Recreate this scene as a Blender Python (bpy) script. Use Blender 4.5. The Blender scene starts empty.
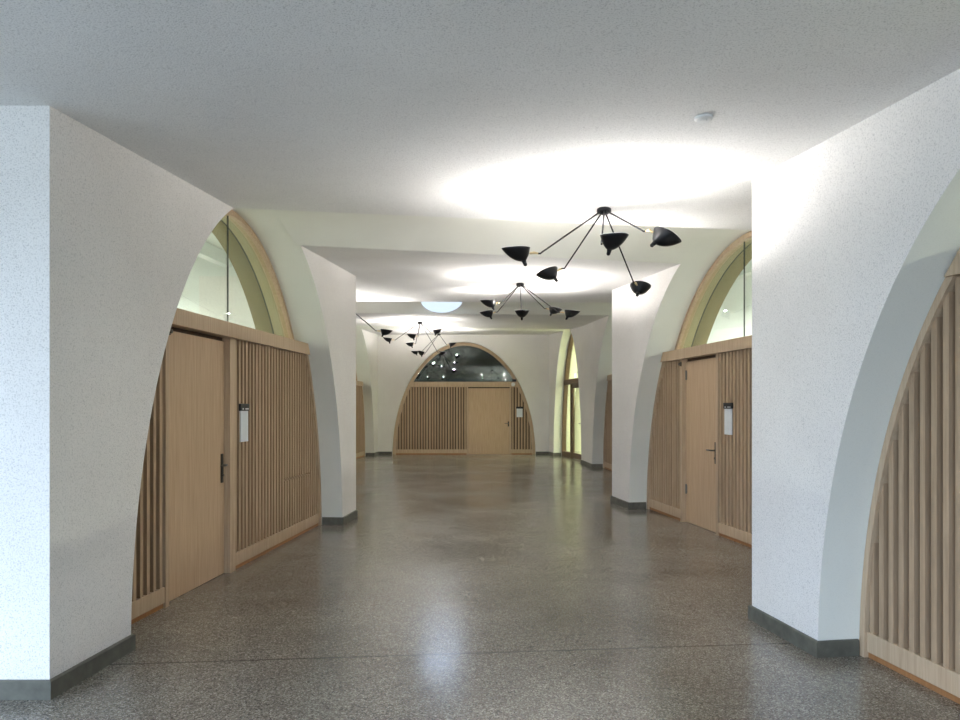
import bpy, bmesh, math, random
from mathutils import Vector, Matrix
random.seed(7)
scene = bpy.context.scene
COL = scene.collection
PI = math.pi

# ------------------------------------------------------------------ materials
def new_mat(name):
    m = bpy.data.materials.new(name); m.use_nodes = True
    nt = m.node_tree; nt.nodes.clear()
    out = nt.nodes.new('ShaderNodeOutputMaterial')
    return m, nt, out
def N(nt, t, **kw):
    n = nt.nodes.new(t)
    for k, v in kw.items():
        if k in n.inputs: n.inputs[k].default_value = v
        else: setattr(n, k, v)
    return n
def ramp(nt, stops):
    r = nt.nodes.new('ShaderNodeValToRGB')
    e = r.color_ramp.elements
    while len(e) < len(stops): e.new(0.5)
    for i, (p, c) in enumerate(stops):
        e[i].position = p; e[i].color = (*c, 1)
    return r
def srgb(r, g, b):
    f = lambda c: (c/255/12.92) if c/255 <= .04045 else ((c/255+.055)/1.055)**2.4
    return (f(r), f(g), f(b))

def stucco(name, col, grain=.8, dist=.005, spk=.13):
    m, nt, out = new_mat(name)
    p = N(nt, 'ShaderNodeBsdfPrincipled', Roughness=.92)
    tc = nt.nodes.new('ShaderNodeTexCoord')
    n1 = N(nt, 'ShaderNodeTexNoise', Scale=140.0, Detail=2.5, Roughness=.65)
    n2 = N(nt, 'ShaderNodeTexNoise', Scale=1.1, Detail=3.0)
    nt.links.new(tc.outputs['Object'], n1.inputs['Vector'])
    nt.links.new(tc.outputs['Object'], n2.inputs['Vector'])
    d = tuple(c*(1-spk*2.2) for c in col); l = tuple(min(1, c*(1+spk*.25)) for c in col)
    r = ramp(nt, [(.34, d), (.47, col), (.7, l)])
    nt.links.new(n1.outputs['Fac'], r.inputs['Fac'])
    mx = N(nt, 'ShaderNodeMixRGB', blend_type='MULTIPLY', Fac=1.0)
    r2 = ramp(nt, [(.3, (.93, .925, .92)), (.65, (1, 1, 1))])
    nt.links.new(n2.outputs['Fac'], r2.inputs['Fac'])
    nt.links.new(r.outputs['Color'], mx.inputs['Color1']); nt.links.new(r2.outputs['Color'], mx.inputs['Color2'])
    nt.links.new(mx.outputs['Color'], p.inputs['Base Color'])
    b = N(nt, 'ShaderNodeBump', Strength=grain, Distance=dist)
    nt.links.new(n1.outputs['Fac'], b.inputs['Height'])
    nt.links.new(b.outputs['Normal'], p.inputs['Normal'])
    nt.links.new(p.outputs['BSDF'], out.inputs['Surface'])
    return m

def plain(name, col, rough=.5, metal=0.0, noise=.06, scale=20.0, spec=.5):
    m, nt, out = new_mat(name)
    p = N(nt, 'ShaderNodeBsdfPrincipled', Roughness=rough, Metallic=metal)
    p.inputs['Specular IOR Level'].default_value = spec
    tc = nt.nodes.new('ShaderNodeTexCoord')
    n1 = N(nt, 'ShaderNodeTexNoise', Scale=scale, Detail=4.0)
    nt.links.new(tc.outputs['Object'], n1.inputs['Vector'])
    r = ramp(nt, [(.3, tuple(c*(1-noise) for c in col)), (.7, tuple(min(1, c*(1+noise)) for c in col))])
    nt.links.new(n1.outputs['Fac'], r.inputs['Fac'])
    nt.links.new(r.outputs['Color'], p.inputs['Base Color'])
    nt.links.new(p.outputs['BSDF'], out.inputs['Surface'])
    return m

def wood(name, c1, c2, rough=.5, cell=.0):
    m, nt, out = new_mat(name)
    p = N(nt, 'ShaderNodeBsdfPrincipled', Roughness=rough)
    p.inputs['Specular IOR Level'].default_value = .3
    tc = nt.nodes.new('ShaderNodeTexCoord')
    mp = N(nt, 'ShaderNodeMapping'); mp.inputs['Scale'].default_value = (22, 22, 1.1)
    nt.links.new(tc.outputs['Object'], mp.inputs['Vector'])
    n1 = N(nt, 'ShaderNodeTexNoise', Scale=2.2, Detail=5.0, Roughness=.6, Distortion=.3)
    nt.links.new(mp.outputs['Vector'], n1.inputs['Vector'])
    r = ramp(nt, [(.3, c1), (.7, c2)])
    nt.links.new(n1.outputs['Fac'], r.inputs['Fac'])
    last = r.outputs['Color']
    if cell:                                   # boards differ a little from one to the next
        at = N(nt, 'ShaderNodeAttribute', attribute_name='tone')
        rr = ramp(nt, [(0, (1-cell, 1-cell*1.08, 1-cell*1.2)), (1, (1+cell*.6,)*3)])
        nt.links.new(at.outputs['Fac'], rr.inputs['Fac'])
        mx = N(nt, 'ShaderNodeMixRGB', blend_type='MULTIPLY', Fac=1.0)
        nt.links.new(last, mx.inputs['Color1']); nt.links.new(rr.outputs['Color'], mx.inputs['Color2'])
        last = mx.outputs['Color']
    nt.links.new(last, p.inputs['Base Color'])
    b = N(nt, 'ShaderNodeBump', Strength=.12, Distance=.002)
    nt.links.new(n1.outputs['Fac'], b.inputs['Height']); nt.links.new(b.outputs['Normal'], p.inputs['Normal'])
    nt.links.new(p.outputs['BSDF'], out.inputs['Surface'])
    return m

def glass(name, tint, gloss=1.0):
    m, nt, out = new_mat(name)
    t = N(nt, 'ShaderNodeBsdfTransparent', Color=(*tint, 1))
    g = N(nt, 'ShaderNodeBsdfGlossy', Roughness=.02, Color=(.95, 1, .97, 1))
    f = N(nt, 'ShaderNodeLayerWeight'); f.inputs['Blend'].default_value = .5      # Schlick reflection, same from both faces
    e = N(nt, 'ShaderNodeMath', operation='POWER'); e.inputs[1].default_value = 5.0
    k = N(nt, 'ShaderNodeMath', operation='MULTIPLY_ADD', use_clamp=True); k.inputs[1].default_value = .9; k.inputs[2].default_value = .035*gloss
    mx = nt.nodes.new('ShaderNodeMixShader')
    nt.links.new(f.outputs['Facing'], e.inputs[0]); nt.links.new(e.outputs[0], k.inputs[0]); nt.links.new(k.outputs[0], mx.inputs['Fac'])
    nt.links.new(t.outputs['BSDF'], mx.inputs[1]); nt.links.new(g.outputs['BSDF'], mx.inputs[2])
    nt.links.new(mx.outputs['Shader'], out.inputs['Surface'])
    return m

def emit(name, col, s):
    m, nt, out = new_mat(name)
    e = N(nt, 'ShaderNodeEmission', Strength=s, Color=(*col, 1))
    nt.links.new(e.outputs['Emission'], out.inputs['Surface'])
    return m

def terrazzo(name):
    m, nt, out = new_mat(name)
    p = N(nt, 'ShaderNodeBsdfPrincipled')
    p.inputs['Specular IOR Level'].default_value = .95
    tc = nt.nodes.new('ShaderNodeTexCoord')
    v = N(nt, 'ShaderNodeTexVoronoi', Scale=160.0, Randomness=1.0)
    v2 = N(nt, 'ShaderNodeTexVoronoi', Scale=38.0, Randomness=1.0)
    big = N(nt, 'ShaderNodeTexNoise', Scale=.8, Detail=5.0, Roughness=.6)
    for n in (v, v2, big): nt.links.new(tc.outputs['Object'], n.inputs['Vector'])
    r = ramp(nt, FLOOR_CHIPS)
    sep = nt.nodes.new('ShaderNodeSeparateColor')
    nt.links.new(v.outputs['Color'], sep.inputs['Color'])
    nt.links.new(sep.outputs['Red'], r.inputs['Fac'])
    r2 = ramp(nt, [(.0, (.92, .92, .92)), (.8, (1, 1, 1)), (1, (1.06, 1.06, 1.06))])
    sep2 = nt.nodes.new('ShaderNodeSeparateColor')
    nt.links.new(v2.outputs['Color'], sep2.inputs['Color']); nt.links.new(sep2.outputs['Green'], r2.inputs['Fac'])
    mx = N(nt, 'ShaderNodeMixRGB', blend_type='MULTIPLY', Fac=1.0)
    nt.links.new(r.outputs['Color'], mx.inputs['Color1']); nt.links.new(r2.outputs['Color'], mx.inputs['Color2'])
    r3 = ramp(nt, [(.32, (.72, .69, .64)), (.5, (.98, .97, .95)), (.68, (1.2, 1.19, 1.16))])
    nt.links.new(big.outputs['Fac'], r3.inputs['Fac'])
    mx2 = N(nt, 'ShaderNodeMixRGB', blend_type='MULTIPLY', Fac=1.0)
    nt.links.new(mx.outputs['Color'], mx2.inputs['Color1']); nt.links.new(r3.outputs['Color'], mx2.inputs['Color2'])
    # saw-cut joint across the slab
    sx = nt.nodes.new('ShaderNodeSeparateXYZ'); nt.links.new(tc.outputs['Object'], sx.inputs[0])
    def M(op, a, b):
        n = N(nt, 'ShaderNodeMath', operation=op)
        for i, q in enumerate((a, b)):
            if isinstance(q, (int, float)): n.inputs[i].default_value = q
            elif q is not None: nt.links.new(q, n.inputs[i])
        return n.outputs[0]
    yy = M('SUBTRACT', sx.outputs['Y'], M('MULTIPLY', sx.outputs['X'], .09))
    ln = M('LESS_THAN', M('ABSOLUTE', M('SUBTRACT', yy, 4.126), None), .009)
    mx3 = N(nt, 'ShaderNodeMixRGB', blend_type='MULTIPLY')
    nt.links.new(ln, mx3.inputs['Fac']); nt.links.new(mx2.outputs['Color'], mx3.inputs['Color1'])
    mx3.inputs['Color2'].default_value = (.5, .5, .5, 1)
    nt.links.new(mx3.outputs['Color'], p.inputs['Base Color'])
    rr = N(nt, 'ShaderNodeMapRange'); rr.inputs['From Min'].default_value = .3; rr.inputs['From Max'].default_value = .7
    rr.inputs['To Min'].default_value = .14; rr.inputs['To Max'].default_value = .262
    nt.links.new(big.outputs['Fac'], rr.inputs['Value']); nt.links.new(rr.outputs['Result'], p.inputs['Roughness'])
    nt.links.new(p.outputs['BSDF'], out.inputs['Surface'])
    return m

FLOOR_CHIPS = [(.0, srgb(68, 65, 60)), (.3, srgb(115, 110, 102)), (.75, srgb(132, 127, 118)), (.97, srgb(168, 165, 159))]
M_ = dict(
    stucco=stucco('rough white stucco', srgb(238, 235, 231)),
    ceil=stucco('rough ceiling plaster', srgb(234, 234, 232)),
    smooth=stucco('smooth pale green plaster', srgb(233, 234, 226), .12, .003, .02),
    floor=terrazzo('polished dark terrazzo'),
    skirt=plain('dark grey concrete', srgb(92, 91, 82), .6, 0, .25, 14),
    oak=wood('pale oak', srgb(178, 153, 126), srgb(200, 177, 149)),
    slat=wood('oak slats', srgb(168, 142, 115), srgb(192, 166, 137), .55, .12),
    leaf=wood('oak door veneer', srgb(184, 155, 125), srgb(202, 175, 145)),
    backing=wood('oak backing with painted gap shade', srgb(66, 47, 32), srgb(84, 62, 44)),  # same oak, darkened so the colour carries the shade between the slats
    toe=wood('orange timber toe strip', srgb(150, 104, 66), srgb(170, 122, 80)),
    glass=glass('clear greenish glass', (.95, .98, .925)),
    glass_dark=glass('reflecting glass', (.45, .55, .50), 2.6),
    glass_lime=glass('lime tinted glass', (.95, .98, .85)),
    olive=plain('reveal plaster with painted olive shade', srgb(150, 138, 98), .7, 0, .03, 3),  # dimness and glass tint of the reveal behind the panes, painted into its colour
    seam=plain('dark seal', srgb(40, 46, 40), .5),
    black=plain('black lacquered metal', (.006, .006, .007), .42, 0, .1, 30, .3),
    inner=plain('white lacquered inside', (.85, .84, .82), .4),
    brass=plain('brass', srgb(225, 205, 160), .3, .6),
    steel=plain('brushed steel', srgb(110, 106, 98), .38, .7),
    dark_steel=plain('dark bronze metal', srgb(70, 66, 58), .4, .6),
    white=plain('white plastic', srgb(232, 233, 232), .45, 0, .02),
    paper=plain('white paper sheet', srgb(226, 230, 234), .6, 0, .02),
    blackcard=plain('black plate', srgb(24, 24, 26), .45),
    room=plain('white room paint', srgb(230, 233, 230), .8, 0, .02, 2),
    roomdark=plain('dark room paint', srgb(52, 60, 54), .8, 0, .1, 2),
    lime=plain('pale lime paint', srgb(234, 234, 222), .8, 0, .02, 2),
    brown=wood('brown timber frame', srgb(96, 78, 62), srgb(114, 94, 76)),
    bulb=emit('lit bulb', (1, .93, .84), 3.0),
    tube=emit('lit luminaire', (.98, 1, .98), 6.0),
    sky=emit('sky through skylight', (.46, .55, .66), 1.0),
    signlight=emit('lit sign', (1, 1, .95), 2.5),
)

# ------------------------------------------------------------------ object helpers
def link(name, bm, mat, parent=None, loc=(0, 0, 0), smooth=False):
    """world-space bmesh -> one mesh object whose origin is loc (children take the parent's origin)"""
    if parent is not None: loc = parent['_o']
    off = Vector(loc)
    for v in bm.verts: v.co -= off
    bmesh.ops.recalc_face_normals(bm, faces=bm.faces)
    me = bpy.data.meshes.new(name); bm.to_mesh(me); bm.free()
    for mm in (mat if isinstance(mat, (list, tuple)) else [mat]): me.materials.append(mm)
    if smooth:
        for p in me.polygons: p.use_smooth = True
    o = bpy.data.objects.new(name, me); COL.objects.link(o)
    if parent is not None: o.parent = parent
    else: o.location = off
    o['_o'] = tuple(off)
    return o
def empty(name, loc):
    o = bpy.data.objects.new(name, None); COL.objects.link(o); o.location = loc
    o.empty_display_size = .1; o['_o'] = tuple(loc); return o
def tag(o, label=None, cat=None, group=None, kind=None):
    if label: o['label'] = label
    if cat: o['category'] = cat
    if group: o['group'] = group
    if kind: o['kind'] = kind
    return o

def box(bm, F, s0, s1, o0, o1, z0, z1, bev=0.0, tone=None, z1b=None):
    """box in wall coordinates: s along the wall, o outwards, z up; F maps to the world"""
    vs = [bm.verts.new(F(s, o, z if z == z0 or z1b is None or s == s0 else z1b)) for z in (z0, z1) for o in (o0, o1) for s in (s0, s1)]
    fs = [bm.faces.new([vs[i] for i in q]) for q in ((0, 1, 3, 2), (4, 6, 7, 5), (0, 4, 5, 1), (2, 3, 7, 6), (0, 2, 6, 4), (1, 5, 7, 3))]
    if bev:
        es = list({e for f in fs for e in f.edges})
        r = bmesh.ops.bevel(bm, geom=es, offset=bev, segments=1, affect='EDGES')
        fs = [f for f in r['faces']] + [f for f in fs if f.is_valid]
    if tone is not None:
        lay = bm.loops.layers.float.get('tone') or bm.loops.layers.float.new('tone')
        for f in set(fs):
            for l in f.loops: l[lay] = tone
    return fs
ID = lambda x, y, z: Vector((x, y, z))

def tube(bm, pts, r, n=8, cap=True):
    pts = [Vector(p) for p in pts]; rings = []
    up = None
    for i, p in enumerate(pts):
        t = (pts[min(i+1, len(pts)-1)] - pts[max(i-1, 0)]).normalized()
        if up is None: up = Vector((0, 0, 1)) if abs(t.z) < .9 else Vector((1, 0, 0))
        a = t.cross(up).normalized(); b = a.cross(t).normalized(); up = b
        rr = r[i] if isinstance(r, (list, tuple)) else r
        rings.append([bm.verts.new(p + a*math.cos(2*PI*k/n)*rr + b*math.sin(2*PI*k/n)*rr) for k in range(n)])
    for i in range(len(rings)-1):
        for k in range(n):
            bm.faces.new((rings[i][k], rings[i][(k+1) % n], rings[i+1][(k+1) % n], rings[i+1][k]))
    if cap:
        bm.faces.new(rings[0]); bm.faces.new(rings[-1])

# ------------------------------------------------------------------ plan of the hall
EYE = 1.45
def zc(y): return 2.811 + .0394*y              # the ceiling rises gently towards the far end
class Line:
    """wall line x = x0 + k*(y-y0); side -1 left wall, +1 right wall"""
    def __init__(s, x0, y0, k, side):
        s.x0, s.y0, s.k, s.side = x0, y0, k, side
        L = math.hypot(k, 1); s.d = Vector((k/L, 1/L)); s.n = Vector((side/L, -side*k/L))
    def x(s, y): return s.x0 + s.k*(y - s.y0)
    def pt(s, y): return Vector((s.x(y), y))
L1 = Line(-2.14, 3.48, .0878, -1)
L2 = Line(-3.10, 21.28, .05, -1)
R1 = Line(1.857, 4.78, -.142, 1)
R2 = Line(2.014, 10.68, -.142, 1)
R3 = Line(2.62, 17.9, -.040, 1)
R4 = Line(2.10, 21.28, -.154, 1)
FARY = 21.28
class Arch:
    def __init__(s, line, c, a, H):
        s.line, s.c, s.a, s.H = line, c, a, H
        s.P = line.pt(c); s.d = line.d; s.n = line.n; s.as_ = a/line.d.y
    def F(s, q, o, z):
        p = s.P + s.d*q + s.n*o
        return Vector((p.x, p.y, z))
    def q(s, y, o=.28): return (y - s.c - o*s.n.y)/s.d.y
class FarLine:
    d = Vector((1, 0)); n = Vector((0, 1))
class FarArch(Arch):
    def __init__(s, cx, a, H):
        s.c, s.a, s.H, s.as_ = cx, a, H, a
        s.P = Vector((cx, FARY)); s.d = Vector((1, 0)); s.n = Vector((0, 1))
A_L1 = Arch(L1, 6.385, 2.215, 3.265)
A_R1 = Arch(R1, 2.06, 2.0, 2.885)
A_R2 = Arch(R2, 7.40, 2.55, 3.32)
A_L2 = Arch(L2, 13.3, 2.6, 3.65)
A_R3 = Arch(R3, 13.72, 2.93, 3.68)
A_L3 = Arch(L2, 18.36, 2.32, 3.70)
A_R4 = Arch(R4, 19.37, 1.37, 3.68)
A_F = FarArch(-.49, 2.184, 3.43)

# ------------------------------------------------------------------ walls
def wall_face(bm, p0, p1, arches, top):
    """one wall face from p0 to p1 (2-D) with elliptical openings; arches are (s of centre, half width, height)"""
    p0, p1 = Vector(p0), Vector(p1); L = (p1-p0).length; d = (p1-p0)/L
    ss = {0.0, L}
    for c, a, H in arches:
        for k in range(0, 97): ss.add(min(L, max(0, c - a*math.cos(PI*k/96))))
    k = 0.0
    while k < L: ss.add(k); k += .5
    ss = sorted(ss)
    ss = [s for i, s in enumerate(ss) if i == 0 or s - ss[i-1] > 1e-5]
    def low(s):
        for c, a, H in arches:
            t = (s-c)/a
            if abs(t) < 1-1e-7:                       # same polyline as the reveal, so that the edges close
                k = math.acos(-t)*96/PI; k0 = min(95, int(k+1e-9))
                t0, t1 = -math.cos(PI*k0/96), -math.cos(PI*(k0+1)/96)
                w = (t-t0)/(t1-t0)
                return H*(math.sin(PI*k0/96)*(1-w) + math.sin(PI*(k0+1)/96)*w)
        return 0.0
    def hi(s):
        return top((p0 + d*s).y)
    for s0, s1 in zip(ss[:-1], ss[1:]):
        q = []
        m = (s0+s1)/2
        l0, l1, h0, h1 = low(s0), low(s1), hi(s0), hi(s1)
        if low(m) == 0: l0 = l1 = 0
        l0, l1 = min(l0, h0), min(l1, h1)
        if h0-l0 < 1e-4 and h1-l1 < 1e-4: continue
        a_, b_ = p0 + d*s0, p0 + d*s1
        vs = [(a_, l0), (b_, l1)]
        if h1-l1 > 1e-4: vs.append((b_, h1))
        if h0-l0 > 1e-4: vs.append((a_, h0))
        bm.faces.new([bm.verts.new((p.x, p.y, z)) for p, z in vs])
def arch_on(line_arch, p0):
    p0 = Vector(p0)
    return ((line_arch.P - p0).length, line_arch.as_, line_arch.H)

XL, XB = -5.0, -4.5           # outer left wall of the near space, window wall behind the camera
def structure(name, bm, mat, label, cat, loc=(0, 0, 0)):
    bmesh.ops.remove_doubles(bm, verts=bm.verts, dist=1e-5)
    o = link(name, bm, mat, None, loc)
    return tag(o, label, cat, None, 'structure')

bm = bmesh.new()
wall_face(bm, (XL, 3.48), (-2.14, 3.48), [], zc)
structure('wall_left', bm, M_['stucco'], 'white stucco pier face at the left edge, turned towards the viewer', 'wall')
bm = bmesh.new()
p = L1.pt(3.48)
wall_face(bm, p, L1.pt(9.23), [arch_on(A_L1, p)], zc)
e = L1.pt(9.23)
wall_face(bm, e, (L2.x(9.23), 9.23), [], zc)
structure('wall_left_arch', bm, M_['stucco'], 'white stucco wall on the left pierced by the arch with an oak door', 'wall')
bm = bmesh.new()
p = Vector((L2.x(9.23), 9.23))
wall_face(bm, p, L2.pt(FARY), [arch_on(A_L2, p), arch_on(A_L3, p)], zc)
structure('wall_left_far', bm, M_['stucco'], 'far white stucco wall on the left, beyond the left pier', 'wall')
bm = bmesh.new()
p = L2.pt(FARY)
wall_face(bm, p, (2.10, FARY), [(A_F.c - p.x, A_F.a, A_F.H)], zc)
structure('wall_far', bm, M_['stucco'], 'white stucco end wall around the big round arch', 'wall')
bm = bmesh.new()
p = R1.pt(XB)
wall_face(bm, p, R1.pt(4.78), [arch_on(A_R1, p)], zc)
wall_face(bm, R1.pt(4.78), (R2.x(4.78), 4.78), [], zc)
structure('wall_right', bm, M_['stucco'], 'large white stucco wall in the right foreground', 'wall')
bm = bmesh.new()
p = R2.pt(4.78)
wall_face(bm, p, R2.pt(10.68), [arch_on(A_R2, p)], zc)
wall_face(bm, R2.pt(10.68), (R3.x(10.68), 10.68), [], zc)
structure('wall_right_arch', bm, M_['stucco'], 'white stucco wall on the right around the arch with a hinged oak door', 'wall')
bm = bmesh.new()
p = R3.pt(10.68)
wall_face(bm, p, R3.pt(17.9), [arch_on(A_R3, p)], zc)
p = R4.pt(17.9); 
wall_face(bm, R3.pt(17.9), R4.pt(FARY), [arch_on(A_R4, R3.pt(17.9))], zc)
structure('wall_right_far', bm, M_['stucco'], 'far white stucco wall on the right with narrow pier between two arches', 'wall')

# window wall behind the camera and window in the outer left wall, both out of the picture
xr = R1.x(XB)
def glazed_wall(p0, p1, n, wins, z0, z1, name, label, wname, wlabel, bars):
    p0, p1 = Vector(p0), Vector(p1); L = (p1-p0).length; d = (p1-p0)/L; n = Vector(n)
    F = lambda q, o, z: Vector((*(p0 + d*q + n*o), z))
    bm = bmesh.new()
    def piece(a, b, lo, hi):
        vs = [bm.verts.new(F(q, o, (zc(F(q, 0, 0).y) if z is None else z))) for z in (lo, hi) for o in (0, .2) for q in (a, b)]
        for f in ((0, 1, 3, 2), (4, 6, 7, 5), (0, 4, 5, 1), (2, 3, 7, 6), (0, 2, 6, 4), (1, 5, 7, 3)): bm.faces.new([vs[k] for k in f])
    w0, w1 = wins
    piece(0, w0, 0, None); piece(w1, L, 0, None); piece(w0, w1, 0, z0); piece(w0, w1, z1, None)
    structure(name, bm, M_['stucco'], label, 'wall')
    bm = bmesh.new()
    for k in range(bars+1):
        q = w0 + (w1-w0)*k/bars
        box(bm, F, q-.03, q+.03, .06, .14, z0, z1)
    for z in (z0, z1-.06): box(bm, F, w0, w1, .06, .14, z, z+.06)
    structure(wname, bm, M_['dark_steel'], wlabel, 'window')
    return F((w0+w1)/2, .02, (z0+z1)/2), w1-w0, z1-z0
PORT1 = glazed_wall((XL, XB), (xr, XB), (0, -1), (.3, 5.6), .12, 2.48, 'wall_back', 'white wall around the entrance glazing behind the viewer', 'window_1', 'wide entrance window frame behind the viewer', 4)
PORT2 = glazed_wall((XL, XB), (XL, 3.48), (-1, 0), (1.6, 6.8), .12, 2.5, 'wall_left_outer', 'white outer wall with windows beside the viewer', 'window_11', 'row of window frames beside the viewer', 6)

# ------------------------------------------------------------------ floor
bm = bmesh.new()
bm.faces.new([bm.verts.new(v) for v in ((-9.5, XB-.2, 0), (9, XB-.2, 0), (9, 28, 0), (-9.5, 28, 0))])
structure('floor', bm, M_['floor'], 'polished dark speckled terrazzo floor', 'floor')

# ------------------------------------------------------------------ cross vaults between facing arches, ceiling bays
def theta_at_ceiling(C, Dv, a, H, sign):
    """angle where the arch curve meets the ceiling, near (sign -1) or far (+1) half"""
    lo, hi = 0.0, PI/2
    f = lambda t: H*math.sin(t) - zc(C.y + Dv.y*a*math.cos(t)*sign)
    for _ in range(60):
        m = (lo+hi)/2
        if f(m) < 0: lo = m
        else: hi = m
    return (lo+hi)/2
NS = 16
def vault(AL, AR, name, label):
    near, far, grid = [], [], []
    for i in range(-1, NS+2):
        u = min(1.012, max(-.012, i/NS))          # runs a few centimetres into both arches
        C = AL.P*(1-u) + AR.P*u; H = AL.H*(1-u)+AR.H*u
        dv = AL.d*AL.as_*(1-u) + AR.d*AR.as_*u; a = dv.length; dn = dv/a
        t1 = theta_at_ceiling(C, dn, a, H, 1); t0 = theta_at_ceiling(C, dn, a, H, -1)
        row = []
        for k in range(25):
            t = t1 + (PI - t0 - t1)*k/24        # from the far edge over the crown to the near edge
            p = C + dn*a*math.cos(t)
            row.append(Vector((p.x, p.y, H*math.sin(t))))
        grid.append(row)
        if 0 <= i <= NS: far.append(row[0]); near.append(row[-1])
    bm = bmesh.new()
    vs = [[bm.verts.new(p) for p in r] for r in grid]
    for i in range(NS+2):
        for k in range(24):
            bm.faces.new((vs[i][k], vs[i+1][k], vs[i+1][k+1], vs[i][k+1]))
    o = structure(name, bm, M_['smooth'], label, 'ceiling')
    for f in o.data.polygons: f.use_smooth = True
    return near, far, grid
V1n, V1f, V1g = vault(A_L1, A_R2, 'ceiling_vault_near', 'pale vault groove crossing the ceiling behind the nearest lamp')
V2n, V2f, V2g = vault(A_L2, A_R3, 'ceiling_vault_middle', 'pale vault groove in the ceiling that holds the round skylight')
V3n, V3f, V3g = vault(A_L3, A_R4, 'ceiling_vault_far', 'narrow vault groove in the ceiling just before the end wall')
def c3(p): return Vector((p[0], p[1], zc(p[1])))
bays = [
    [c3((XL, XB)), c3((XL, 3.48)), c3((-2.14, 3.48))] + V1n + [c3(R2.pt(4.78)), c3(R1.pt(4.78)), c3(R1.pt(XB))],
    V1f[::-1] + [c3(L1.pt(9.23)), c3((L2.x(9.23), 9.23))] + V2n + [c3(R3.pt(10.68)), c3(R2.pt(10.68))],
    V2f[::-1] + V3n + [c3(R3.pt(17.9))],
    V3f[::-1] + [c3(L2.pt(FARY)), c3((2.10, FARY))],
]
bm = bmesh.new()
for b in bays:
    f = bm.faces.new([bm.verts.new((p.x, p.y, zc(p.y))) for p in b])
bmesh.ops.triangulate(bm, faces=bm.faces)
structure('ceiling', bm, M_['ceil'], 'rough plastered grey white ceiling over the hall', 'ceiling')

# ------------------------------------------------------------------ arch reveals (thick wall behind each opening)
DEPTH = .82
def reveal(A, name, label, depth=DEPTH, lining='olive'):
    bm = bmesh.new()
    outs = [0, .28, .43, .612, .62, .628, depth]
    rows = []
    for o in outs:
        k = 1.0
        if o == .62: k = 1.012
        rows.append([bm.verts.new(A.F(A.as_*k*math.cos(PI*i/96), o, A.H*k*math.sin(PI*i/96))) for i in range(97)])
    for r0, r1 in zip(rows[:-1], rows[1:]):
        for i in range(96):
            bm.faces.new((r0[i], r0[i+1], r1[i+1], r1[i]))
    # back face of the wall around the opening, room side
    o = structure(name, bm, [M_['smooth'], M_[lining], M_['seam']], label, 'arch')
    for f in o.data.polygons:
        f.use_smooth = True
        c = sum((o.data.vertices[v].co for v in f.vertices), Vector())/4
        if (Vector((c.x, c.y)) - A.P).dot(A.n) > .45: f.material_index = 1
        if .6 < (Vector((c.x, c.y)) - A.P).dot(A.n) < .64: f.material_index = 2
    return o
reveal(A_L1, 'trim_1', 'smooth pale soffit inside the left arch')
reveal(A_R1, 'trim_2', 'smooth pale soffit of the big arch at the right edge')
reveal(A_R2, 'trim_3', 'smooth pale soffit inside the right arch with the hinged door')
reveal(A_L2, 'trim_4', 'smooth soffit of the arch hidden behind the left pier')
reveal(A_R3, 'trim_5', 'smooth soffit of the arch behind the right pier')
reveal(A_L3, 'trim_6', 'smooth pale soffit of the last arch on the left')
reveal(A_R4, 'trim_7', 'smooth soffit of the narrow arch with the glazed door', lining='lime')
reveal(A_F, 'trim_8', 'soffit of the round arch in the end wall')

# ------------------------------------------------------------------ rooms behind the arches
def room(A, q0, q1, depth, h, mat, name, label, arch_hole=True):
    bm = bmesh.new()
    o0, o1 = DEPTH, DEPTH+depth
    P = lambda q, o, z: A.F(q, o, z)
    # five closed sides
    for quad in (((q0, o1, 0), (q1, o1, 0), (q1, o1, h), (q0, o1, h)),
                 ((q0, o0, 0), (q0, o1, 0), (q0, o1, h), (q0, o0, h)),
                 ((q1, o0, 0), (q1, o1, 0), (q1, o1, h), (q1, o0, h)),
                 ((q0, o0, h), (q1, o0, h), (q1, o1, h), (q0, o1, h))):
        bm.faces.new([bm.verts.new(P(*v)) for v in quad])
    # near side, with the arch cut out
    p0 = A.P + A.d*q0 + A.n*o0; p1 = A.P + A.d*q1 + A.n*o0
    wall_face(bm, p0, p1, [(-q0, A.as_, A.H)], lambda y: h)
    return structure(name, bm, mat, label, 'room')
room(A_L1, -2.55, 2.85, 5.0, 3.5, M_['room'], 'wall_room_left', 'white walls of the lit room seen through the left arch window')
room(A_R2, -2.9, 2.9, 5.0, 3.55, M_['room'], 'wall_room_right', 'white walls of the lit room seen through the right arch window')
room(A_R1, -2.4, 2.4, 3.0, 3.4, M_['room'], 'wall_room_front', 'lit room behind the big right arch')
room(A_L2, -2.9, 2.45, 3.0, 4.0, M_['room'], 'wall_room_hidden', 'room behind the arch hidden by the left pier')
room(A_R3, -3.0, 3.1, 2.6, 4.0, M_['room'], 'wall_room_side', 'room behind the arch beyond the right pier')
room(A_L3, -2.4, 2.5, 3.0, 4.0, M_['room'], 'wall_room_back', 'room behind the last arch on the left')
room(A_R4, -1.45, 1.6, 2.6, 4.0, M_['lime'], 'wall_room_stair', 'bright lime yellow stair room behind the glazed door')
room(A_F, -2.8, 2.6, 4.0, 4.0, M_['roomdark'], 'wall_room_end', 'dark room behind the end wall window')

def beams(A, q0, q1, depth, h, n, name, label):
    bm = bmesh.new()
    for i in range(n):
        o = DEPTH + depth*(i+.5)/n
        box(bm, A.F, q0+.01, q1-.01, o-.06, o+.06, h-.18, h-.005)
    structure(name, bm, M_['room'], label, 'ceiling')
beams(A_L1, -2.55, 2.85, 5.0, 3.5, 8, 'ceiling_beams_left', 'white ceiling beams of the room behind the left arch window')
beams(A_R2, -2.9, 2.9, 5.0, 3.55, 8, 'ceiling_beams_right', 'white ceiling beams of the room behind the right arch window')

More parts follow.
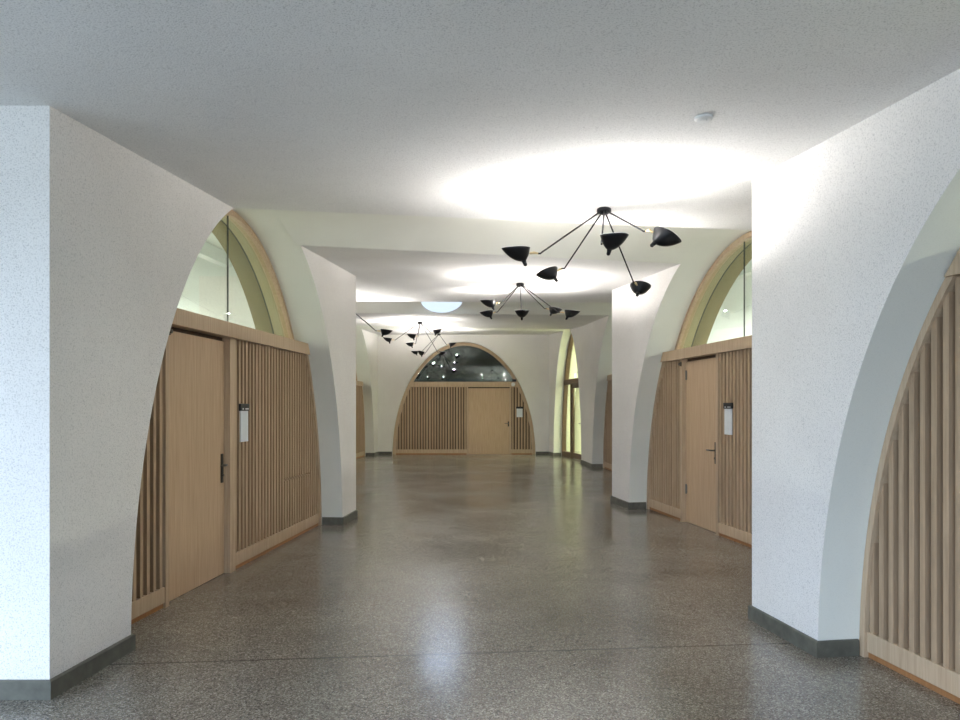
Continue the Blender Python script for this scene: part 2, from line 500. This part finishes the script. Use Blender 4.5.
def area(name, loc, sx, sy, power, col, direction=(0, 0, -1)):
    l = bpy.data.lights.new(name, 'AREA'); l.shape = 'RECTANGLE'; l.size = sx; l.size_y = sy
    l.energy = power; l.color = col
    o = bpy.data.objects.new(name, l); COL.objects.link(o); o.location = loc
    o.rotation_euler = Vector(direction).to_track_quat('-Z', 'Y').to_euler()
    return o

def luminaire(A, q0, q1, o, z, power, label, col=(.98, 1, .98)):
    bm = bmesh.new(); box(bm, A.F, q0, q1, o-.06, o+.06, z, z+.05, .008)
    base = A.F((q0+q1)/2, o, z)
    l = link('linear_luminaire', bm, M_['white'], None, base)
    tag(l, label, 'luminaire')
    bm = bmesh.new(); box(bm, A.F, q0+.02, q1-.02, o-.045, o+.045, z-.008, z+.004)
    link('diffuser', bm, M_['tube'], l)
    c = A.F((q0+q1)/2, o, z-.03)
    ar = area('room_light', c, .09, abs(q1-q0)-.1, power, col)
    ar.rotation_euler = (0, 0, math.atan2(A.d.y, A.d.x) - PI/2)
    return l
PW_ROOM = 95
luminaire(A_L1, -1.9, 2.2, DEPTH+2.2, 3.02, PW_ROOM, 'long ceiling light nearer the glass in the room behind the left arch')
luminaire(A_L1, -1.9, 2.2, DEPTH+3.6, 3.02, PW_ROOM, 'long ceiling light deeper in the room behind the left arch')
luminaire(A_R2, -2.2, 2.2, DEPTH+1.6, 3.02, PW_ROOM, 'long ceiling light nearer the glass in the room behind the right arch')
luminaire(A_R2, -2.2, 2.2, DEPTH+3.6, 3.02, PW_ROOM, 'long ceiling light deeper in the room behind the right arch')
luminaire(A_R1, -1.6, 1.6, DEPTH+1.5, 2.95, 110, 'ceiling light in the room behind the big right arch', (1, 1, .9))
luminaire(A_R3, -2.2, 2.2, DEPTH+1.4, 3.6, 60, 'ceiling light in the room behind the right pier')
luminaire(A_L3, -1.8, 1.8, DEPTH+1.6, 3.6, 60, 'ceiling light in the room behind the last left arch')
luminaire(A_R4, -.8, 1.0, DEPTH+1.2, 3.7, 125, 'ceiling light of the stair room behind the glazed door', (1, 1, .88))

# ------------------------------------------------------------------ timber infill of the arches
def inner_h(A, q, t):
    a, H = A.as_-t, A.H-t
    return H*math.sqrt(max(0, 1-(q/a)**2)) if abs(q) < a else 0
def half_at(A, z, t):
    a, H = A.as_-t, A.H-t
    return a*math.sqrt(max(0, 1-(z/H)**2)) if z < H else 0
def ring(A, t, o0, o1, a0=0, a1=PI, bm=None):
    bm = bm or bmesh.new(); n = 60; rows = []
    for i in range(n+1):
        f = a0 + (a1-a0)*i/n; c, s = math.cos(f), math.sin(f)
        e = .004
        po, pi_ = (A.as_-e)*c, (A.as_-t)*c
        zo, zi = (A.H-e)*s, (A.H-t)*s
        rows.append([bm.verts.new(A.F(*v)) for v in ((po, o0, zo), (pi_, o0, zi), (pi_, o1, zi), (po, o1, zo))])
    for r0, r1 in zip(rows[:-1], rows[1:]):
        for k in range(4): bm.faces.new((r0[k], r0[(k+1) % 4], r1[(k+1) % 4], r1[k]))
    bm.faces.new(rows[0]); bm.faces.new(rows[-1])
    return bm
def lens(A, t, q0, q1, z0, o0, o1):
    """slab with the outline of the arch above z0 between q0 and q1"""
    bm = bmesh.new()
    hw = half_at(A, z0, t); q0, q1 = max(q0, -hw), min(q1, hw)
    qs = [q0 + (q1-q0)*(.5-.5*math.cos(PI*i/40)) for i in range(41)]
    fr = [bm.verts.new(A.F(q, o0, max(z0, inner_h(A, q, t)))) for q in qs]
    frb = [bm.verts.new(A.F(q, o0, z0)) for q in qs]
    bk = [bm.verts.new(A.F(q, o1, max(z0, inner_h(A, q, t)))) for q in qs]
    bkb = [bm.verts.new(A.F(q, o1, z0)) for q in qs]
    for i in range(40):
        bm.faces.new((frb[i], frb[i+1], fr[i+1], fr[i])); bm.faces.new((bkb[i], bk[i], bk[i+1], bkb[i+1]))
        bm.faces.new((fr[i], fr[i+1], bk[i+1], bk[i])); bm.faces.new((frb[i], bkb[i], bkb[i+1], frb[i+1]))
    bm.faces.new((frb[0], fr[0], bk[0], bkb[0])); bm.faces.new((frb[-1], bkb[-1], bk[-1], fr[-1]))
    bmesh.ops.remove_doubles(bm, verts=bm.verts, dist=1e-5)
    return bm

def handle_parts(A, dr, q, z, o, lever_dir, plate=.25):
    bm = bmesh.new(); box(bm, A.F, q-.02, q+.02, o-.009, o, z-plate*.62, z+plate*.38, .003)
    h = link('handle', bm, M_['dark_steel'], dr); h['label'] = 'dark metal door handle with long plate'
    bm = bmesh.new()
    pts = [A.F(q, o-.008, z), A.F(q, o-.045, z), A.F(q+.012*lever_dir, o-.055, z), A.F(q+.12*lever_dir, o-.055, z)]
    tube(bm, pts, .009, 8); link('lever', bm, M_['steel'], h, smooth=True)
    bm = bmesh.new(); tube(bm, [A.F(q, o-.008, z-.09), A.F(q, o-.02, z-.09)], .011, 10); link('lock_cylinder', bm, M_['steel'], h)
    return h

def partition(A, idx, label, door_y=None, door_label='', hinge_side=None, handle_at=None, lever=1, t=.055, front=.28,
              pitch=.075, sw=.036, glassmat='glass', seam_q=None, zt0=2.055, zt1=2.18, pws=(.05, .05), tin=.004, wo=.14, hatch=None, door_q=None, win_label='', sensor=None, far=False):
    root = empty('timber_partition', A.F(0, front, 0)); tag(root, label, 'partition', None, 'thing')
    o = front
    lo_, up_ = math.asin(zt0/A.H), math.asin(zt1/A.H)
    for a0, a1 in ((0, up_), (PI-up_, PI)): link('arch_frame', ring(A, t, o-.02, o+.14, a0, a1), M_['oak'], root)
    # transom
    bm = bmesh.new()
    hw0, hw1 = half_at(A, zt0, tin), half_at(A, zt1, tin)
    vs = []
    for oo in (o-.045, o+wo+.06):
        vs.append([bm.verts.new(A.F(q, oo, z)) for q, z in ((-hw0, zt0), (hw0, zt0), (hw1, zt1), (-hw1, zt1))])
    bm.faces.new(vs[0]); bm.faces.new(vs[1])
    for k in range(4): bm.faces.new((vs[0][k], vs[0][(k+1) % 4], vs[1][(k+1) % 4], vs[1][k]))
    link('transom', bm, M_['oak'], root)
    if door_q is None and door_y: door_q = tuple(A.q(y, o) for y in door_y)
    ends = half_at(A, .05, t)
    spans = [(-ends, door_q[0]-pws[0]), (door_q[1]+pws[1], ends)] if door_q else [(-ends, ends)]
    for s0, s1 in spans:
        if s1 - s0 < .05: continue
        bm = bmesh.new()
        nsl = max(1, int((s1-s0)/pitch)); st = (s1-s0)/nsl
        for i in range(nsl):
            m = s0 + st*(i+.5)
            top = min(zt0, inner_h(A, m-sw/2, t)+.003); topb = min(zt0, inner_h(A, m+sw/2, t)+.003)
            if min(top, topb) < .2: continue
            tn = random.random()
            if hatch and hatch[0] < m < hatch[1]:
                box(bm, A.F, m-sw/2, m+sw/2, o, o+.075, .15, hatch[2], 0, tn)
                box(bm, A.F, m-sw/2, m+sw/2, o, o+.075, hatch[2]+.022, top, 0, tn, topb)
            else:
                box(bm, A.F, m-sw/2, m+sw/2, o, o+.075, .15, top, 0, tn, topb)
        link('slat_screen', bm, M_['slat'], root)
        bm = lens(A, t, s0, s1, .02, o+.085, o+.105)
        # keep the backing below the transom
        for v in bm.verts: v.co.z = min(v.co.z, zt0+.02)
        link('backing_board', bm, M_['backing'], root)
        bm = bmesh.new(); e0, e1 = max(s0, -half_at(A, .15, t)), min(s1, half_at(A, .15, t))
        box(bm, A.F, e0, e1, o-.006, o+.05, .035, .15, .003); link('bottom_rail', bm, M_['oak'], root)
        bm = bmesh.new(); box(bm, A.F, e0, e1, o+.006, o+.05, .0, .035); link('toe_strip', bm, M_['toe'], root)
    if door_q:
        for a, b in ((door_q[0]-pws[0], door_q[0]), (door_q[1], door_q[1]+pws[1])):
            bm = bmesh.new()
            box(bm, A.F, a, b, o-.012, o+.13, 0, zt0)
            link('post', bm, M_['oak'], root)
        # closed head behind the transom and slats
        do = o + .04
        base = A.F(door_q[0], do, 0)
        bm = bmesh.new()
        box(bm, A.F, door_q[0]+.004, door_q[1]-.004, do, do+.045, .003, zt0-.035, .002)
        dr = link('door_%d' % idx, bm, M_['leaf'], None, base); tag(dr, door_label, 'door', None, 'structure')
        bm = bmesh.new()
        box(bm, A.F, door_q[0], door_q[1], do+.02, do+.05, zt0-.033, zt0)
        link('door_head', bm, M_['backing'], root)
        if handle_at is not None:
            handle_parts(A, dr, handle_at[0] if isinstance(handle_at, tuple) else A.q(handle_at, o), .95, do, lever, .15 if far else .25)
        if hinge_side is not None:
            hq = door_q[0]+.02 if hinge_side < 0 else door_q[1]-.02
            for hz in (.42, 1.85):
                bm = bmesh.new()
                tube(bm, [A.F(hq, do-.008, hz-.06), A.F(hq, do-.008, hz+.06)], .011, 10)
                box(bm, A.F, hq-.012, hq+.028, do-.004, do+.002, hz-.05, hz+.05)
                link('hinge', bm, M_['steel'], dr)
    # lunette window
    wz = zt1
    w = empty('window_%d' % (idx+1), A.F(0, o+wo, wz)); tag(w, win_label, 'window', None, 'structure')
    link('window_frame', ring(A, t, o+wo-.03, o+wo+.06, up_, PI-up_), M_['oak'], w)
    hw = half_at(A, wz, t)
    cuts = [-hw] + ([seam_q] if seam_q is not None else []) + [hw]
    for a, b in zip(cuts[:-1], cuts[1:]):
        link('glass_pane', lens(A, t+.004, a+.003, b-.003, wz+.002, o+wo+.01, o+wo+.02), M_[glassmat], w)
    if seam_q is not None:
        bm = bmesh.new(); box(bm, A.F, seam_q-.0025, seam_q+.0025, o+wo+.008, o+wo+.022, wz, inner_h(A, seam_q, t)-.002)
        link('glass_joint', bm, M_['seam'], w)
    return root

P_L1 = partition(A_L1, 1, 'slatted oak partition with door filling the left arch', (5.108, 6.105),
    'plain oak door in the left arch, leaf seen obliquely', None, 6.05, -1, pws=(.05, .11), seam_q=A_L1.q(6.43, .43), hatch=(A_L1.q(7.45), A_L1.q(8.3), .66),
    win_label='half round glazing over the left oak door showing a lit room')
P_R2 = partition(A_R2, 2, 'slatted oak partition with hinged door filling the right arch', (7.943, 8.826),
    'oak door with two hinges in the right arch', 1, 8.04, 1, seam_q=A_R2.q(7.64, .43),
    win_label='half round glazing over the right oak door showing a greenish lit room')
P_R1 = partition(A_R1, 3, 'greyish slatted oak partition cut by the right picture edge', (.9, 1.9),
    'oak door out of sight in the big right arch', 1, 1.05, 1, t=.045, tin=.02, zt0=2.09, zt1=2.22,
    win_label='arched glazing above the slats at the right edge')
P_F = partition(A_F, 4, 'slatted oak partition filling the round arch of the end wall', None,
    'wide oak door in the end wall arch', None, (1.36,), -1, t=.10, front=.12, wo=.06, pitch=.082, sw=.05, glassmat='glass_dark', seam_q=.03,
    door_q=(.125, 1.40), zt0=2.06, zt1=2.22, far=True, win_label='dark half round window over the end wall door reflecting lamps')
P_L3 = partition(A_L3, 5, 'oak partition of the last arch on the left, mostly hidden behind the left pier', (17.2, 18.2),
    'oak door hidden behind the left pier', None, 17.3, 1, win_label='narrow visible strip of glazing over the last left partition')
P_R3 = partition(A_R3, 6, 'oak partition glimpsed beside the right pier', (13.4, 14.4),
    'oak door hidden behind the right pier', None, 13.5, 1, win_label='glazing over the partition hidden behind the right pier')
P_L2 = partition(A_L2, 7, 'oak partition of the arch behind the left pier', (12.9, 13.9),
    'oak door of the arch behind the left pier', None, 13.0, 1, win_label='glazing of the arch behind the left pier')

# glazed door in the narrow arch
def glazed(A):
    o, t = .26, .06
    root = empty('window_9', A.F(0, o, 0)); tag(root, 'tall glazed arch in brown timber frame lit lime yellow from behind', 'window', None, 'structure')
    link('arch_frame', ring(A, t, o-.02, o+.1), M_['brown'], root)
    zt0, zt1 = 2.1, 2.24
    hw0, hw1 = half_at(A, zt0, .004), half_at(A, zt1, .004)
    bm = bmesh.new(); vs = []
    for oo in (o-.03, o+.1):
        vs.append([bm.verts.new(A.F(q, oo, z)) for q, z in ((-hw0, zt0), (hw0, zt0), (hw1, zt1), (-hw1, zt1))])
    bm.faces.new(vs[0]); bm.faces.new(vs[1])
    for k in range(4): bm.faces.new((vs[0][k], vs[0][(k+1) % 4], vs[1][(k+1) % 4], vs[1][k]))
    link('transom', bm, M_['brown'], root)
    link('glass_pane', lens(A, t+.004, -9, 9, zt1+.002, o+.05, o+.06), M_['glass_lime'], root)
    dq0, dq1 = -.58, .45
    for a, b in ((dq0-.06, dq0), (dq1, dq1+.06)):
        bm = bmesh.new(); box(bm, A.F, a, b, o-.01, o+.1, 0, zt0); link('post', bm, M_['brown'], root)
    hb = half_at(A, .1, t)
    for a, b in ((-hb, dq0-.06), (dq1+.06, hb)):
        bm = lens(A, t+.004, a+.002, b-.002, .15, o+.05, o+.06)
        for v in bm.verts: v.co.z = min(v.co.z, zt0-.002)
        link('side_pane', bm, M_['glass_lime'], root)
        bm = bmesh.new(); box(bm, A.F, a, b, o, o+.09, 0, .15); link('bottom_rail', bm, M_['brown'], root)
    # leaf
    d = empty('door_8', A.F(dq0, o+.03, 0)); tag(d, 'glazed door with brown timber frame in the narrow lit arch', 'door', None, 'structure')
    bm = bmesh.new(); f = .1
    for a, b, z0, z1 in ((dq0+.004, dq0+f, .01, zt0-.01), (dq1-f, dq1-.004, .01, zt0-.01), (dq0+f, dq1-f, .01, .16), (dq0+f, dq1-f, zt0-.12, zt0-.01)):
        box(bm, A.F, a, b, o+.02, o+.075, z0, z1)
    link('door_frame', bm, M_['brown'], d)
    bm = bmesh.new(); box(bm, A.F, dq0+f, dq1-f, o+.043, o+.052, .16, zt0-.12); link('glass_pane', bm, M_['glass_lime'], d)
    handle_parts(A, d, dq0+.05, 1.0, o+.02, 1, .2)
    bm = bmesh.new(); box(bm, A.F, .43, .57, o+.14, o+.2, 2.27, 2.41, .005)
    s = link('exit_light', bm, M_['white'], None, A.F(.5, o+.17, 2.27)); tag(s, 'small glowing white sign light above the glazed door', 'light')
    bm = bmesh.new(); box(bm, A.F, .44, .56, o+.134, o+.142, 2.28, 2.40); link('lit_panel', bm, M_['signlight'], s)
    bm = bmesh.new(); box(bm, A.F, .49, .51, o+.165, o+.175, 2.40, inner_h(A, .5, 0)); link('hanger', bm, M_['white'], s)
glazed(A_R4)

# ------------------------------------------------------------------ concrete skirtings
def skirting(name, pts, side, label, h=.095, th=.018):
    pts = [Vector(p) for p in pts]; n = len(pts); off = []
    for i, p in enumerate(pts):
        ns = []
        for a, b in ((i-1, i), (i, i+1)):
            if 0 <= a and b < n:
                d = (pts[b]-pts[a]).normalized(); ns.append(Vector((-d.y, d.x))*side)
        m = sum(ns, Vector((0, 0)));  m.normalize()
        off.append(p + m*th/max(.3, m.dot(ns[0])))
    bm = bmesh.new(); rows = []
    for p, q in zip(pts, off):
        rows.append([bm.verts.new((v.x, v.y, z)) for v, z in ((p, .0), (q, .0), (q, h-.006), (q.lerp(p, .3), h), (p, h))])
    for r0, r1 in zip(rows[:-1], rows[1:]):
        for k in range(5): bm.faces.new((r0[k], r0[(k+1) % 5], r1[(k+1) % 5], r1[k]))
    bm.faces.new(rows[0]); bm.faces.new(rows[-1])
    # upright tile joints
    structure(name, bm, M_['skirt'], label, 'baseboard')
def rev(A, sgn, o): 
    v = A.F(sgn*A.as_, o, 0); return (v.x, v.y)
skirting('baseboard_left', [(XL, 3.48), (-2.14, 3.48), rev(A_L1, -1, 0), rev(A_L1, -1, .25)], -1, 'dark concrete skirting round the foot of the left foreground pier')
skirting('baseboard_left_pier', [rev(A_L1, 1, .25), rev(A_L1, 1, 0), tuple(L1.pt(9.23)), (L2.x(9.23), 9.23), rev(A_L2, -1, 0)], -1, 'dark concrete skirting round the left pier')
skirting('baseboard_left_far', [rev(A_L3, 1, .25), rev(A_L3, 1, 0), tuple(L2.pt(FARY)), (A_F.c-A_F.a, FARY)], -1, 'dark skirting in the far left corner')
skirting('baseboard_right_far', [(A_F.c+A_F.a, FARY), (2.10, FARY), rev(A_R4, 1, 0), rev(A_R4, 1, .22)], -1, 'dark skirting in the far right corner')
skirting('baseboard_right_middle', [rev(A_R4, -1, .22), rev(A_R4, -1, 0), tuple(R3.pt(17.9)), rev(A_R3, 1, 0), rev(A_R3, 1, .25)], -1, 'dark skirting of the narrow far right pier')
skirting('baseboard_right_pier', [(R3.x(10.68), 10.68), tuple(R2.pt(10.68)), rev(A_R2, 1, 0), rev(A_R2, 1, .25)], -1, 'dark concrete skirting round the right pier')
skirting('baseboard_right', [(R2.x(4.78), 4.78), tuple(R1.pt(4.78)), rev(A_R1, 1, 0), rev(A_R1, 1, .25)], -1, 'dark concrete skirting along the right foreground wall')

# ------------------------------------------------------------------ room signs, sensors
def sign(A, q, o, z0, z1, w, label, head=.065, dirn=1, plate=True):
    s = empty('room_sign', A.F(q, o, z0)); tag(s, label, 'sign', 'room signs beside the oak doors')
    bm = bmesh.new(); box(bm, A.F, q-w/2, q+w/2, o-.02, o, z1-head, z1, .003); link('header', bm, M_['blackcard'], s)['label'] = 'black sign header'
    bm = bmesh.new(); box(bm, A.F, q-w*.42, q+w*.42, o-.014, o-.002, z0, z1-head, .001); link('paper_sheet', bm, M_['paper'], s)['label'] = 'white paper sheet'
    if plate:
        bm = bmesh.new()
        for a, b in ((-.32, -.18), (.0, .36)):
            box(bm, A.F, q+w*min(a*dirn, b*dirn), q+w*max(a*dirn, b*dirn), o-.0215, o-.0195, z1-head+.012, z1-head+.024)
        link('lettering', bm, M_['white'], s)
    return s
sign(A_L1, A_L1.q(6.40), .28, 1.133, 1.48, .19, 'slim room sign with black header beside the left arch door')
sign(A_R2, A_R2.q(7.66), .28, 1.147, 1.496, .19, 'slim room sign with black header beside the hinged right arch door', dirn=-1)
sign(A_F, 1.70, .12, 1.14, 1.46, .215, 'small white notice with black top edge beside the end wall door', head=.06, plate=False)

def sensor(A, q, o, z, label, mat='steel'):
    bm = bmesh.new(); box(bm, A.F, q-.02, q+.02, o-.012, o, z-.025, z+.025, .003)
    s = link('door_sensor', bm, M_['dark_steel'], None, A.F(q, o, z)); tag(s, label, 'sensor')
    bm = bmesh.new(); tube(bm, [A.F(q, o-.012, z), A.F(q, o-.03, z), A.F(q, o-.036, z)], [.016, .016, .008], 12)
    link('sensor_eye', bm, M_[mat], s, smooth=False)
sensor(A_L1, A_L1.q(5.085), .266, 2.0, 'small metal sensor at the top of the left arch door post')
sensor(A_R2, A_R2.q(8.855), .266, 1.99, 'small metal sensor at the top of the right arch door post')
bm = bmesh.new(); tube(bm, [A_F.F(1.5, .075, 2.14), A_F.F(1.5, .055, 2.14), A_F.F(1.5, .05, 2.14)], [.06, .06, .045], 20)
tag(link('wall_button', bm, M_['white'], None, A_F.F(1.5, .075, 2.14)), 'small round white disc on the beam over the end wall door', 'button')
bm = bmesh.new(); box(bm, A_F.F, 1.48, 1.6, .09, .15, 2.222, 2.30, .008)
tag(link('motion_detector', bm, M_['blackcard'], None, A_F.F(1.54, .12, 2.22)), 'small black detector box standing on the end wall beam', 'detector')

# smoke detector
y, x = 3.63, 1.16
bm = bmesh.new()
tube(bm, [(x, y, zc(y)+.002), (x, y, zc(y)-.012), (x, y, zc(y)-.017)], [.047, .047, .036], 28)
s = tag(link('smoke_detector', bm, M_['white'], None, (x, y, zc(y))), 'flat round white smoke detector on the ceiling at the right', 'detector')
bm = bmesh.new(); tube(bm, [(x, y, zc(y)-.016), (x, y, zc(y)-.021)], [.018, .014], 20); link('sensor_cap', bm, M_['white'], s)

# ------------------------------------------------------------------ round skylight in the middle vault
def skylight(cx, cy, rx, ry):
    AL, AR = A_L2, A_R3
    def surf(x, y, drop):
        u = (x - AL.P.x)/(AR.P.x - AL.P.x)
        for _ in range(4):
            C = AL.P.lerp(AR.P, u); H = AL.H*(1-u)+AR.H*u
            dv = AL.d*AL.as_*(1-u)+AR.d*AR.as_*u
            t = (y - C.y)/dv.y
            xx = C.x + dv.x*t
            u += (x-xx)/(AR.P.x-AL.P.x)
        return Vector((x, y, H*math.sqrt(max(0, 1-t*t)) - drop))
    def disc(r0, r1, drop):
        bm = bmesh.new(); n = 48; rows = []
        for rho in [r0+(r1-r0)*k/6 for k in range(7)]:
            rows.append([bm.verts.new(surf(cx+rx*rho*math.cos(2*PI*i/n), cy+ry*rho*math.sin(2*PI*i/n), drop)) for i in range(n)])
        for a, b in zip(rows[:-1], rows[1:]):
            for i in range(n): bm.faces.new((a[i], a[(i+1) % n], b[(i+1) % n], b[i]))
        return bm
    w = empty('window_10', surf(cx, cy, 0)); tag(w, 'round skylight with pale blue sky in the middle ceiling vault', 'window', None, 'structure')
    bm = disc(.002, 1.0, .012); bmesh.ops.remove_doubles(bm, verts=bm.verts, dist=.003)
    link('skylight_pane', bm, M_['sky'], w, smooth=True)
    bm = disc(1.0, 1.05, .014)
    link('rim', bm, M_['white'], w)
skylight(-.77, 14.08, .41, .40)
sl = area('skylight_daylight', (-.77, 14.0, 3.5), .8, .8, 13, srgb(196, 214, 246)); sl.data.shape = 'DISK'

# ------------------------------------------------------------------ spider ceiling lamps
LAMP_W = 17
def shade_mesh(sc=1.0):
    """bowl opening upwards: r outwards from the arm, s sideways; the nipple sits towards the arm"""
    n, m = 40, 12
    Nn = Vector((-.045, 0, -.098))
    def rim(f):
        c, s = math.cos(f), math.sin(f)
        r = .112*c if c > 0 else .100*c
        return Vector((r+.005, .096*s*(1-.22*max(0, c)), -.006*s*s))
    def surf(off):
        rows = []
        for j in range(m+1):
            rho = .0 + j/m
            row = []
            for i in range(n):
                R = rim(2*PI*i/n)
                p = Nn + (R-Nn)*rho
                p.z = Nn.z + (R.z-Nn.z)*rho**2.2 + off*(1-rho*.6)
                row.append(p)
            rows.append(row)
        return rows
    return surf
SURF = shade_mesh()
def ceiling_lamp(x, y, z, arms, label, stem=0.0):
    root = empty('ceiling_lamp', (x, y, z)); tag(root, label, 'lamp', 'black spider ceiling lamps')
    bm = bmesh.new()
    prof = [(z+.01+stem, .03), (z-.008, .055), (z-.03, .058), (z-.05, .03), (z-.055, .01)]
    if stem: prof = [(z+stem+.005, .05), (z+stem-.02, .05), (z+stem-.021, .012), (z-.005, .012), (z-.008, .05), (z-.03, .05), (z-.045, .02)]
    tube(bm, [(x, y, a) for a, _ in prof], [r for _, r in prof], 24)
    c = link('canopy', bm, M_['black'], root)
    for dx, dy, dz, tilt, *yaw in arms:
        rad = Vector((dx, dy, 0)); L = rad.length; rad /= L; tan = Vector((-rad.y, rad.x, 0))
        ad = rad.copy()
        if yaw:
            yw = math.radians(yaw[0]); rad = Vector((math.cos(yw), math.sin(yw), 0)); tan = Vector((-rad.y, rad.x, 0))
        att = Vector((x+dx, y+dy, z-dz))             # centre of the shade rim
        R = Matrix((rad, tan, Vector((0, 0, 1)))).transposed()
        T = R @ Matrix.Rotation(math.radians(tilt), 3, 'Y')
        W = lambda p: att + T @ Vector(p)
        joint = W((-.115, 0, -.035))
        kink = joint - rad*.03 - ad*.03
        top = Vector((x, y, z-.03)) + ad*.03
        bm = bmesh.new(); tube(bm, [top, top.lerp(kink, .5), kink - (kink-top).normalized()*.02, kink+Vector((0, 0, -.002)), kink + rad*.03], .0065, 8)
        a = link('arm', bm, M_['black'], root, smooth=True)
        bm = bmesh.new(); tube(bm, [kink+rad*.02, joint-rad*.005, W((-.09, 0, -.04))], [.008, .010, .008], 10)
        link('swivel', bm, M_['brass'], a)['label'] = 'brass swivel joint'
        # shade: outer shell with a white inner shell
        bm = bmesh.new(); rows = []
        S = SURF(0)
        for row in S[1:]: rows.append([bm.verts.new(W(p)) for p in row])
        n = len(rows[0])
        cv = bm.verts.new(W(S[0][0]))
        for i in range(n): bm.faces.new((cv, rows[0][(i+1) % n], rows[0][i]))
        for r0, r1 in zip(rows[:-1], rows[1:]):
            for i in range(n): bm.faces.new((r0[i], r0[(i+1) % n], r1[(i+1) % n], r1[i]))
        irow = []
        S2 = SURF(.006)
        prev = rows[-1]
        for row in S2[::-1][:-1]:
            cur = [bm.verts.new(W(Vector((p.x*.985, p.y*.985, p.z+.001)))) for p in row]
            for i in range(n):
                f = bm.faces.new((prev[i], prev[(i+1) % n], cur[(i+1) % n], cur[i])); f.material_index = 1
            prev = cur
        cv = bm.verts.new(W(S2[0][0]))
        for i in range(n):
            f = bm.faces.new((prev[i], prev[(i+1) % n], cv)); f.material_index = 1
        sh = link('lamp_shade', bm, [M_['black'], M_['inner']], root, smooth=True)
        bm = bmesh.new()
        tube(bm, [W((-.045, 0, -.09)), W((-.05, 0, -.108)), W((-.057, 0, -.126)), W((-.059, 0, -.132))], [.018, .0145, .013, .006], 14)
        link('nipple', bm, M_['black'], sh, smooth=True)
        bm = bmesh.new(); bc = W((-.025, 0, -.045))
        bmesh.ops.create_icosphere(bm, subdivisions=2, radius=.018, matrix=Matrix.Translation(bc))
        link('bulb', bm, M_['bulb'], sh, smooth=True)
        l = bpy.data.lights.new('lamp_glow', 'POINT'); l.energy = LAMP_W*(.55 if tilt > 24 else 1); l.color = (1, .96, .93); l.shadow_soft_size = .025
        lo = bpy.data.objects.new('lamp_glow', l); COL.objects.link(lo); lo.location = W((-.015, 0, -.022)); lo.location.z += .012
    return root
y = 5.557
ceiling_lamp(.984, y, zc(y), [(-.71, -.42, .415, 2, 185), (-.37, .81, .34, 18, 150), (-.08, -.84, .42, 6, -66), (.30, -.74, .39, 28, 8), (.46, .74, .485, 16)],
             'nearest black five-armed spider lamp on the ceiling')
y = 9.9
ceiling_lamp(.566, y, zc(y), [(-.45, -.78, .36, 4, 195), (-.46, .79, .29, 8, 165), (-.02, -.8, .49, 6), (.56, .58, .27, 10, 15), (.66, -.53, .46, 7, -8)],
             'five-armed black spider lamp hanging in the second ceiling bay')
y = 16.6
ceiling_lamp(-1.42, y, zc(y), [(-.73, -.25, .40, -6, 185), (-.1, -.97, .39, -4, 175), (-.32, .79, .42, 4, 160), (.45, -.8, .27, -6, -10), (.48, .75, .65, 4)],
             'small far black spider lamp seen before the end wall arch')
y = 19.9
ceiling_lamp(-1.166, y, 3.53, [(-.69, .1, .48, 0, 180), (-.43, -.88, .58, -12), (.4, -.7, .32, -4, 0)],
             'most distant black spider lamp with three arms close to the end wall', stem=zc(y)-3.53)
y = 11.74
ceiling_lamp(-2.38, y, zc(y), [(.77, .26, .5, 6), (-.8, .1, .45, 0), (-.3, .8, .4, 0), (-.5, -.65, .45, 0), (.0, -.85, .45, 0)],
             'black spider lamp mostly hidden behind the left pier, one arm showing')

# ------------------------------------------------------------------ daylight through the entrance glazing, world, camera
w = bpy.data.worlds.new('World'); scene.world = w; w.use_nodes = True
nt = w.node_tree
bg = nt.nodes['Background']; bg.inputs['Strength'].default_value = 7.2
tc = nt.nodes.new('ShaderNodeTexCoord'); sx = nt.nodes.new('ShaderNodeSeparateXYZ'); nt.links.new(tc.outputs['Generated'], sx.inputs[0])
mr = N(nt, 'ShaderNodeMapRange'); mr.inputs['From Min'].default_value = -.06; mr.inputs['From Max'].default_value = .06
nt.links.new(sx.outputs['Z'], mr.inputs['Value'])
r = ramp(nt, [(0, (.25, .31, .37)), (1, srgb(200, 222, 248))])          # dull ground below, pale overcast sky above
nt.links.new(mr.outputs['Result'], r.inputs['Fac']); nt.links.new(r.outputs['Color'], bg.inputs['Color'])
for (c, a, b), dr in ((PORT1, (0, 1, 0)), (PORT2, (1, 0, 0))):
    po = area('window_portal', c, a, b, 1, (1, 1, 1), dr); po.data.cycles.is_portal = True

cam = bpy.data.cameras.new('camera'); co = bpy.data.objects.new('camera', cam); COL.objects.link(co)
co.location = (0, 0, EYE); co.rotation_euler = (PI/2, 0, 0)
cam.sensor_width = 36; cam.lens = 36*700/960; cam.shift_y = 47/960
cam.clip_start = .05
scene.camera = co
for o in list(bpy.data.objects):
    if '_o' in o: del o['_o']
vs = scene.view_settings
vs.view_transform = 'Standard'; vs.look = 'None'; vs.gamma = 1; vs.exposure = 0.85; vs.use_curve_mapping = False
scene.cycles.max_bounces = 10; scene.cycles.diffuse_bounces = 6; scene.cycles.glossy_bounces = 4
scene.cycles.transparent_max_bounces = 16
scene.cycles.sample_clamp_indirect = 6.0
scene.cycles.use_denoising = True
scene.cycles.use_guiding = True
scene.cycles.use_surface_guiding = True
scene.cycles.use_volume_guiding = False
scene.cycles.blur_glossy = 1.0
